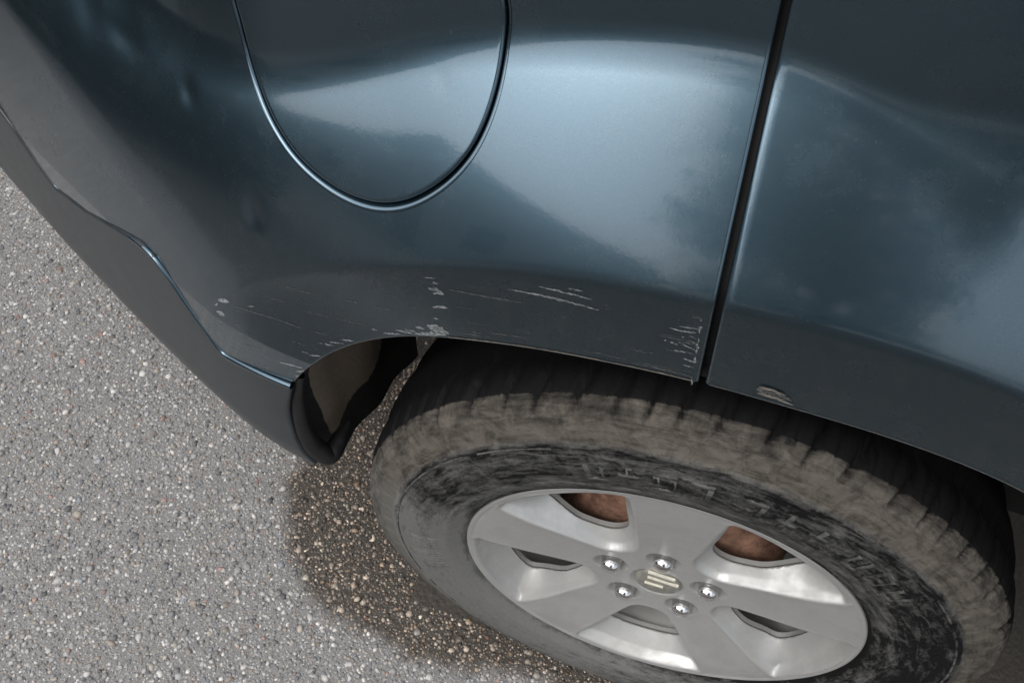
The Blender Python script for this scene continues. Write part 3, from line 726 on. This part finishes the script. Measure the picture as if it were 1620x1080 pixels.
# tyre
prof = [(0.205, 0.012), (0.2135, 0.006), (0.2175, 0.0035), (0.2225, -0.0015), (0.2245, -0.0045), (0.229, -0.0052), (0.232, -0.0072), (0.240, -0.0098), (0.2425, -0.0108), (0.2455, -0.0108), (0.248, -0.0112), (0.258, -0.0130), (0.270, -0.0138), (0.282, -0.0134), (0.292, -0.0120), (0.2985, -0.0104), (0.3010, -0.0106), (0.3030, -0.0104), (0.3045, -0.0088), (0.3070, -0.0064), (0.313, -0.0046), (0.320, -0.0020), (0.3235, -0.0004), (0.3265, -0.0002), (0.330, 0.0014), (0.3345, 0.0050), (0.3385, 0.0102), (0.3415, 0.0165), (0.3435, 0.024), (0.3450, 0.034), (0.3460, 0.048), (0.3468, 0.062), (0.3468, 0.08), (0.3455, 0.10), (0.3435, 0.12), (0.3405, 0.14), (0.3365, 0.16), (0.331, 0.178), (0.322, 0.192), (0.30, 0.206), (0.26, 0.21), (0.215, 0.195)]
prof = [(r_ + 0.003 * float(sstep(0.29, 0.33, r_)), y_) for r_, y_ in prof]
na = 1200; rows, a = lathe_rows(prof, na)
pr_ = np.array(prof)
RRp = pr_[:, 0][:, None] + 0 * a[None]; YYp = pr_[:, 1][:, None] + 0 * a[None]; A2 = a[None] + 0 * RRp
NB = 62
ph = (A2 * NB / (2 * math.pi) + 9.5 * YYp + 0.22 * np.sin(A2 * 7) + 0.13 * np.sin(A2 * 17 + 1)) % 1.0
gro = sstep(0.39, 0.44, np.abs(ph - 0.5))           # 1 in the groove
shoulder = sstep(0.334, 0.341, RRp) * (YYp < 0.055)
ph2 = (A2 * NB / math.pi + 9 * YYp) % 1.0; sipe = sstep(0.42, 0.48, np.abs(ph2 - 0.5)) * (sstep(0.341, 0.345, RRp) * (YYp < 0.07))
centre = ((np.abs(YYp - 0.062) < 0.005) | (np.abs(YYp - 0.12) < 0.005)) * 1.0
blk = (A2 * NB / (2 * math.pi) + 0.5) % 1.0; lug = sstep(0.36, 0.32, np.abs(blk - 0.5)) if False else (np.abs(blk - 0.5) < 0.33) * 1.0
lug = lug * sstep(0.3055, 0.3085, RRp) * (1 - sstep(0.323, 0.326, RRp)) * 0.6
dr = -0.0060 * gro * shoulder - 0.002 * sipe - 0.007 * centre
dy = 0.0034 * gro * shoulder * (YYp < 0.03) - 0.0011 * lug
# moulded marks on the sidewall
mk = np.zeros_like(A2); band = (RRp > 0.257) & (RRp < 0.284)
for t0, t1 in [(113, 109.5), (108, 104), (102, 98), (97, 92.5), (87, 83.5), (82, 78.5), (77, 75), (68, 64.5), (63, 60), (54, 51), (49.5, 47), (46, 42), (-160, -168), (-171, -176)]:
    tt_ = np.degrees(A2); tt_ = np.where(tt_ > 180, tt_ - 360, tt_); mk += ((tt_ < t0) & (tt_ > t1) & band) * (0.5 + 0.5 * (np.sin(tt_ * 4.2 + t0) > -0.3))
dy = dy - 0.0013 * mk
a_jit = 0.0006 * (rng.random(RRp.shape) - .5) * (RRp > 0.322)
Rr = RRp + dr + a_jit; V = np.stack([Rr * np.cos(A2), YYp + dy, Rr * np.sin(A2)], -1)
V[..., 2] = np.maximum(V[..., 2], GZ - HZ + 0.002)
dust = np.interp(pr_[:, 0], [.205, .2175, .222, .228, .246, .250, .270, .291, .303, .309, .325, .341, .347], [.3, .30, .12, .50, .55, .38, .30, .38, .30, .80, .80, .62, .40])
dust = np.where(pr_[:, 1] > 0.021, -1.6, dust)[:, None] + 0 * A2
td = np.degrees(A2); td = np.where(td > 180, td - 360, td)                    # dry grey film low on the rear half of the sidewall, washed-off arc on the front half
low = (1 - sstep(150, 172, np.where(td < 0, 360 + td, td))) * 0
rearlow = sstep(158, 178, np.where(td < -60, td + 360, td)); rearlow = np.where(td < -40, 1 - sstep(-120, -45, td), np.where(td > 150, rearlow, 0))
side = (RRp < 0.322) * (YYp < 0.02)
dust = dust + side * rearlow * 0.58
wash = np.exp(-((td - 0) / 45.0) ** 2); dust = dust - side * wash * 0.25 * (RRp < 0.305)
brown = sstep(0.303, 0.308, RRp)
dust = dust - 0.30 * gro * shoulder
tyre = mesh_obj('tyre', V.reshape(-1, 3), grid_faces(len(prof), na, True), TYRE, wheel, attrs={'around': (0.3 * np.cos(A2) * 26.0).ravel(), 'upward': (0.3 * np.sin(A2) * 26.0).ravel(), 'across': (np.cumsum(np.concatenate([[0], np.hypot(np.diff(pr_[:, 0]), np.diff(pr_[:, 1]))]))[:, None] * 130.0 + 0 * A2).ravel(), 'dust': dust.ravel(), 'brown': (brown * np.clip(1 - rearlow * 0.5, 0, 1)).ravel()})

# raised mouldings on the sidewall, worn beyond reading
def arc_block(t0, t1, r0, r1, hgt=0.0014):
    n = 6; ts = np.radians(np.linspace(t0, t1, n)); V = []
    for e, q in ((0, r0), (0, r1)):
        for t in ts: V.append((q * math.cos(t), np.interp(q, pr_[:16, 0], pr_[:16, 1]) - hgt, q * math.sin(t)))
    for q in (r0 - .0008, r1 + .0008):
        for t in ts: V.append((q * math.cos(t), np.interp(q, pr_[:16, 0], pr_[:16, 1]) + .001, q * math.sin(t)))
    F = []
    for k in range(n - 1): F += [(k, k + 1, n + k + 1, n + k), (2 * n + k, 2 * n + k + 1, k + 1, k), (n + k, n + k + 1, 3 * n + k + 1, 3 * n + k)]
    F += [(0, n, 3 * n, 2 * n), (n - 1, 2 * n - 1, 4 * n - 1, 3 * n - 1)]
    return V, F
AV, AF = [], []
def put(*a):
    V, F = arc_block(*a); o = len(AV); AV.extend(V); AF.extend([tuple(k + o for k in f) for f in F])
for c0 in (113, 106.5, 100, 93.5, 84, 77.5, 71, 61, 54.5, 48):
    kind = random.randint(0, 3); h = 2.1
    if kind in (0, 1): put(c0 - h, c0 + h, .2805, .2850); put(c0 - h, c0 - h + 1.1, .262, .2812)
    if kind in (0, 2): put(c0 - h, c0 + h, .2580, .2625); put(c0 + h - 1.1, c0 + h, .262, .2812)
    if kind == 3: put(c0 - h, c0 + h, .2700, .2745); put(c0 - .6, c0 + .6, .258, .285)
    if kind == 2: put(c0 - h, c0 - h + 1.1, .262, .2812)
for t0, t1 in ((-150, 30), (36, 44), (120, 136), (140, 205)): 
    for q in np.arange(t0, t1, 4.0): put(q, min(q + 4.0, t1), .2985, .3000, .0008)
nl_ = len(AV); td_ = np.degrees(np.arctan2([v[2] for v in AV], [v[0] for v in AV]))
mo = mesh_obj('sidewall_moulding', AV, AF, TYRE, wheel, attrs={'around': np.cos(np.radians(td_)) * 7.8, 'upward': np.sin(np.radians(td_)) * 7.8, 'across': np.array([math.hypot(v[0], v[2]) for v in AV]) * 130, 'dust': np.full(nl_, 0.50), 'brown': np.zeros(nl_)}); mo['kind'] = 'stuff'
# lug nuts
def lathe_obj(name, prof, n, mat, parent, loc=(0, 0, 0), smooth=True):
    rows, _ = lathe_rows(prof, n); o = mesh_obj(name, rows.reshape(-1, 3), grid_faces(len(prof), n, True), mat, parent, smooth); o.location = loc; return o
nutp = [(0.0002, -0.0065), (0.0045, -0.0062), (0.0078, -0.0048), (0.0100, -0.0022), (0.0108, 0.001), (0.0111, 0.005), (0.0113, 0.010), (0.0132, 0.0115), (0.0138, 0.0135), (0.0138, 0.018)]
for k in range(5):
    t = R(-48 + 72 * k); lathe_obj('lug_nut', nutp, 40, CHROME, wheel, (0.0571 * math.cos(t), 0.0105, 0.0571 * math.sin(t)))
# centre cap with its emblem
capp = [(0.0002, -0.0005), (0.018, -0.0002), (0.0245, 0.0008), (0.0268, 0.003), (0.0272, 0.008)]
cap = lathe_obj('centre_cap', capp, 60, CAPM, wheel, (0, 0.0135, 0))
def bar(name, pts, wd, hgt, mat, parent):
    """flat raised polygon in the cap plane"""
    P = np.array(pts, float); n = len(P); V = [(x, -hgt, z) for x, z in P] + [(x, 0.0008, z) for x, z in P]
    F = [tuple(range(n))[::-1]] + [(i, (i + 1) % n, n + (i + 1) % n, n + i) for i in range(n)]
    return mesh_obj(name, V, F, mat, parent, smooth=False)
# slanted angular S, built of three strokes
def stroke(p, q, wd):
    p = np.array(p); q = np.array(q); d = (q - p) / np.linalg.norm(q - p); nn = np.array([-d[1], d[0]]) * wd / 2
    return [p + nn, q + nn, q - nn, p - nn]
em_px = [((1025.3, 904.8), (1067.6, 918.6)), ((1024.4, 912.6), (1072.8, 928.2)), ((1019.3, 920.4), (1048.6, 929.0))]
for p, q in em_px:
    p, q = on_y(*p, 0.012), on_y(*q, 0.012)
    bar('emblem_stroke', stroke((p[0], p[2] - HZ), (q[0], q[2] - HZ), 0.0024), 0, 0.0022, GOLD, cap)

# brake drum and axle
drum = [(0.0005, 0.050), (0.045, 0.050), (0.050, 0.048), (0.104, 0.050), (0.118, 0.055), (0.124, 0.060), (0.126, 0.068), (0.129, 0.070), (0.131, 0.10), (0.138, 0.102), (0.138, 0.118), (0.10, 0.125), (0.04, 0.13), (0.035, 0.30), (0.0005, 0.30)]
lathe_obj('brake_drum', drum, 96, RUST, wheel)
hubp = [(0.0005, 0.03), (0.07, 0.03), (0.074, 0.034), (0.074, 0.062)]
lathe_obj('hub_flange', hubp, 60, DARK, wheel)

# ------------------------------------------------------------------ across the yard, behind the camera: seen in the paint
def tag(o, label, cat): o['label'] = label; o['category'] = cat; return o
WALL = mat_simple('render_wall', (0.50, 0.485, 0.46), 0.9, noise=6, amp=0.15, bump=0.2)
ROOF = mat_simple('roof_tiles', (0.20, 0.185, 0.175), 0.85, noise=9, amp=0.3, bump=0.4)
FRAME = mat_simple('window_frame', (0.65, 0.65, 0.63), 0.5, noise=5, amp=0.08)
house = bpy.data.objects.new('house', None); col.objects.link(house); house.location = (-7.0, -10.2, GZ)
tag(house, 'low pale house with a grey pitched roof, mirrored in the car paint', 'house')
hw, he, hr, hl = 5.6, 2.3, 3.9, 8.0
P = [(-hw, 1.6, 0), (hw, 1.6, 0), (hw, 1.6, he), (0, 1.6, hr), (-hw, 1.6, he)]
V = P + [(x, y - hl, z) for x, y, z in P]
mesh_obj('wall', V, [(0, 1, 2, 3, 4), (9, 8, 7, 6, 5), (1, 6, 7, 2), (5, 0, 4, 9), (2, 7, 8, 3), (3, 8, 9, 4)], WALL, house, smooth=False)
for sgn in (-1, 1):
    d = 0.12; V = [(sgn * -0.0, 1.95, hr + d), (sgn * (hw + .4), 1.95, he - .17 + d), (sgn * (hw + .4), 1.2 - hl, he - .17 + d), (0, 1.2 - hl, hr + d)]
    V = V + [(x, y, z - .11) for x, y, z in V]
    mesh_obj('roof', V, [(0, 1, 2, 3), (7, 6, 5, 4), (0, 4, 5, 1), (1, 5, 6, 2), (2, 6, 7, 3), (3, 7, 4, 0)], ROOF, house, smooth=False)
for xw in (-3.0, 2.6):
    wf = box('window', xw - .6, xw + .6, 1.56, 1.66, 0.95, 2.05, FRAME, house, 0.01)
    box('pane', xw - .52, xw + .52, 1.64, 1.675, 1.03, 1.97, GLASS, wf, 0.004)
dr_ = box('door', -0.5, 0.5, 1.56, 1.66, 0.0, 2.05, ROOF, house, 0.01)


unseen_hedge = bpy.data.objects.new('unseen_hedge', None); col.objects.link(unseen_hedge); unseen_hedge.location = (-2.9, 0.6, GZ)  # unseen, added so the rear corner reflects something dark
tag(unseen_hedge, 'clipped dark green hedge behind the car, added to darken its rear corner reflection', 'unseen_hedge')
LEAF = mat_simple('leaves', (0.030, 0.045, 0.020), 0.6, noise=3, amp=0.5)
BARK = mat_simple('twigs', (0.03, 0.024, 0.018), 0.9, noise=20, amp=0.4)
V = []; F = []
for k in range(11):
    y0 = -2.0 + .4 * k; i = len(V)
    for z0, w0 in ((-.02, .03), (1.08, .012)):
        for t in range(6): V.append((w0 * math.cos(t * 1.047), y0 + w0 * math.sin(t * 1.047), z0))
    F += [(i + t, i + (t + 1) % 6, i + 6 + (t + 1) % 6, i + 6 + t) for t in range(6)]
mesh_obj('stem', V, F, BARK, unseen_hedge)
n_ = 26000; P = np.stack([rng.uniform(-.33, .33, n_), rng.uniform(-2.3, 2.3, n_), rng.uniform(.05, 1.12, n_)], -1)
ax_ = rng.integers(0, 3, n_); sgn_ = rng.choice([-1, 1], n_); surf_ = rng.random(n_) < .75
P[:, 0] = np.where(surf_ & (ax_ < 2), sgn_ * (.33 + rng.normal(0, .03, n_)), P[:, 0]); P[:, 2] = np.where(surf_ & (ax_ == 2), 1.12 + rng.normal(0, .03, n_), P[:, 2])
A_ = rng.normal(size=(n_, 3)); A_ /= np.linalg.norm(A_, axis=1)[:, None]; B_ = np.cross(A_, rng.normal(size=(n_, 3))); B_ /= np.linalg.norm(B_, axis=1)[:, None]
V = np.stack([P - A_ * .04, P + B_ * .022, P + A_ * .04, P - B_ * .022], 1).reshape(-1, 3)
fo = mesh_obj('foliage', V, np.arange(4 * n_).reshape(-1, 4).tolist(), LEAF, unseen_hedge, smooth=False)

# tall tree across the yard
tree = bpy.data.objects.new('tree', None); col.objects.link(tree); tree.location = (1.0, -6.6, GZ)
tag(tree, 'tall pale green tree across the yard, mirrored on both sides of the door seam', 'tree')
PALE = mat_simple('pale_leaves', (0.29, 0.30, 0.26), 0.6, noise=3, amp=0.35)
V, F = tube([(0, 0, -.1), (.05, 0, 1.2), (0, .05, 2.6), (.1, 0, 4.4), (0, 0, 7.4)], [.22, .18, .15, .10, .03])
for k in range(16):
    t = 2.4 * k; h = 0.9 + .38 * k; v2, f2 = tube([(0, 0, h), (math.cos(t) * .8, math.sin(t) * .8, h + .6), (math.cos(t) * 1.6, math.sin(t) * 1.5, h + 1.1)], [.07, .045, .015], 6)
    F += [tuple(q + len(V) for q in f) for f in f2]; V += v2
mesh_obj('trunk', V, F, BARK, tree)
nc = 170; cz_ = rng.uniform(0.9, 9.2, nc); hw_ = np.interp(cz_, [0.9, 2.5, 6.5, 8.2, 9.2], [1.2, 1.6, 2.1, 1.7, 0.7]); ct = rng.uniform(0, 2 * math.pi, nc); cq = rng.uniform(.35, 1, nc) ** .6
C_ = np.stack([hw_ * cq * np.cos(ct), .8 * hw_ * cq * np.sin(ct), cz_], -1); cr_ = rng.uniform(.55, .95, nc)
n_ = nc * 150; ci = np.repeat(np.arange(nc), 150); d_ = rng.normal(size=(n_, 3)); d_ /= np.linalg.norm(d_, axis=1)[:, None]
P = C_[ci] + d_ * (cr_[ci] * rng.uniform(.35, 1, n_))[:, None]
A_ = rng.normal(size=(n_, 3)); A_ /= np.linalg.norm(A_, axis=1)[:, None]; B_ = np.cross(A_, rng.normal(size=(n_, 3))); B_ /= np.linalg.norm(B_, axis=1)[:, None]
V = np.stack([P - A_ * .085, P + B_ * .045, P + A_ * .085, P - B_ * .045], 1).reshape(-1, 3)
mesh_obj('crown', V, np.arange(4 * n_).reshape(-1, 4).tolist(), PALE, tree, smooth=False)
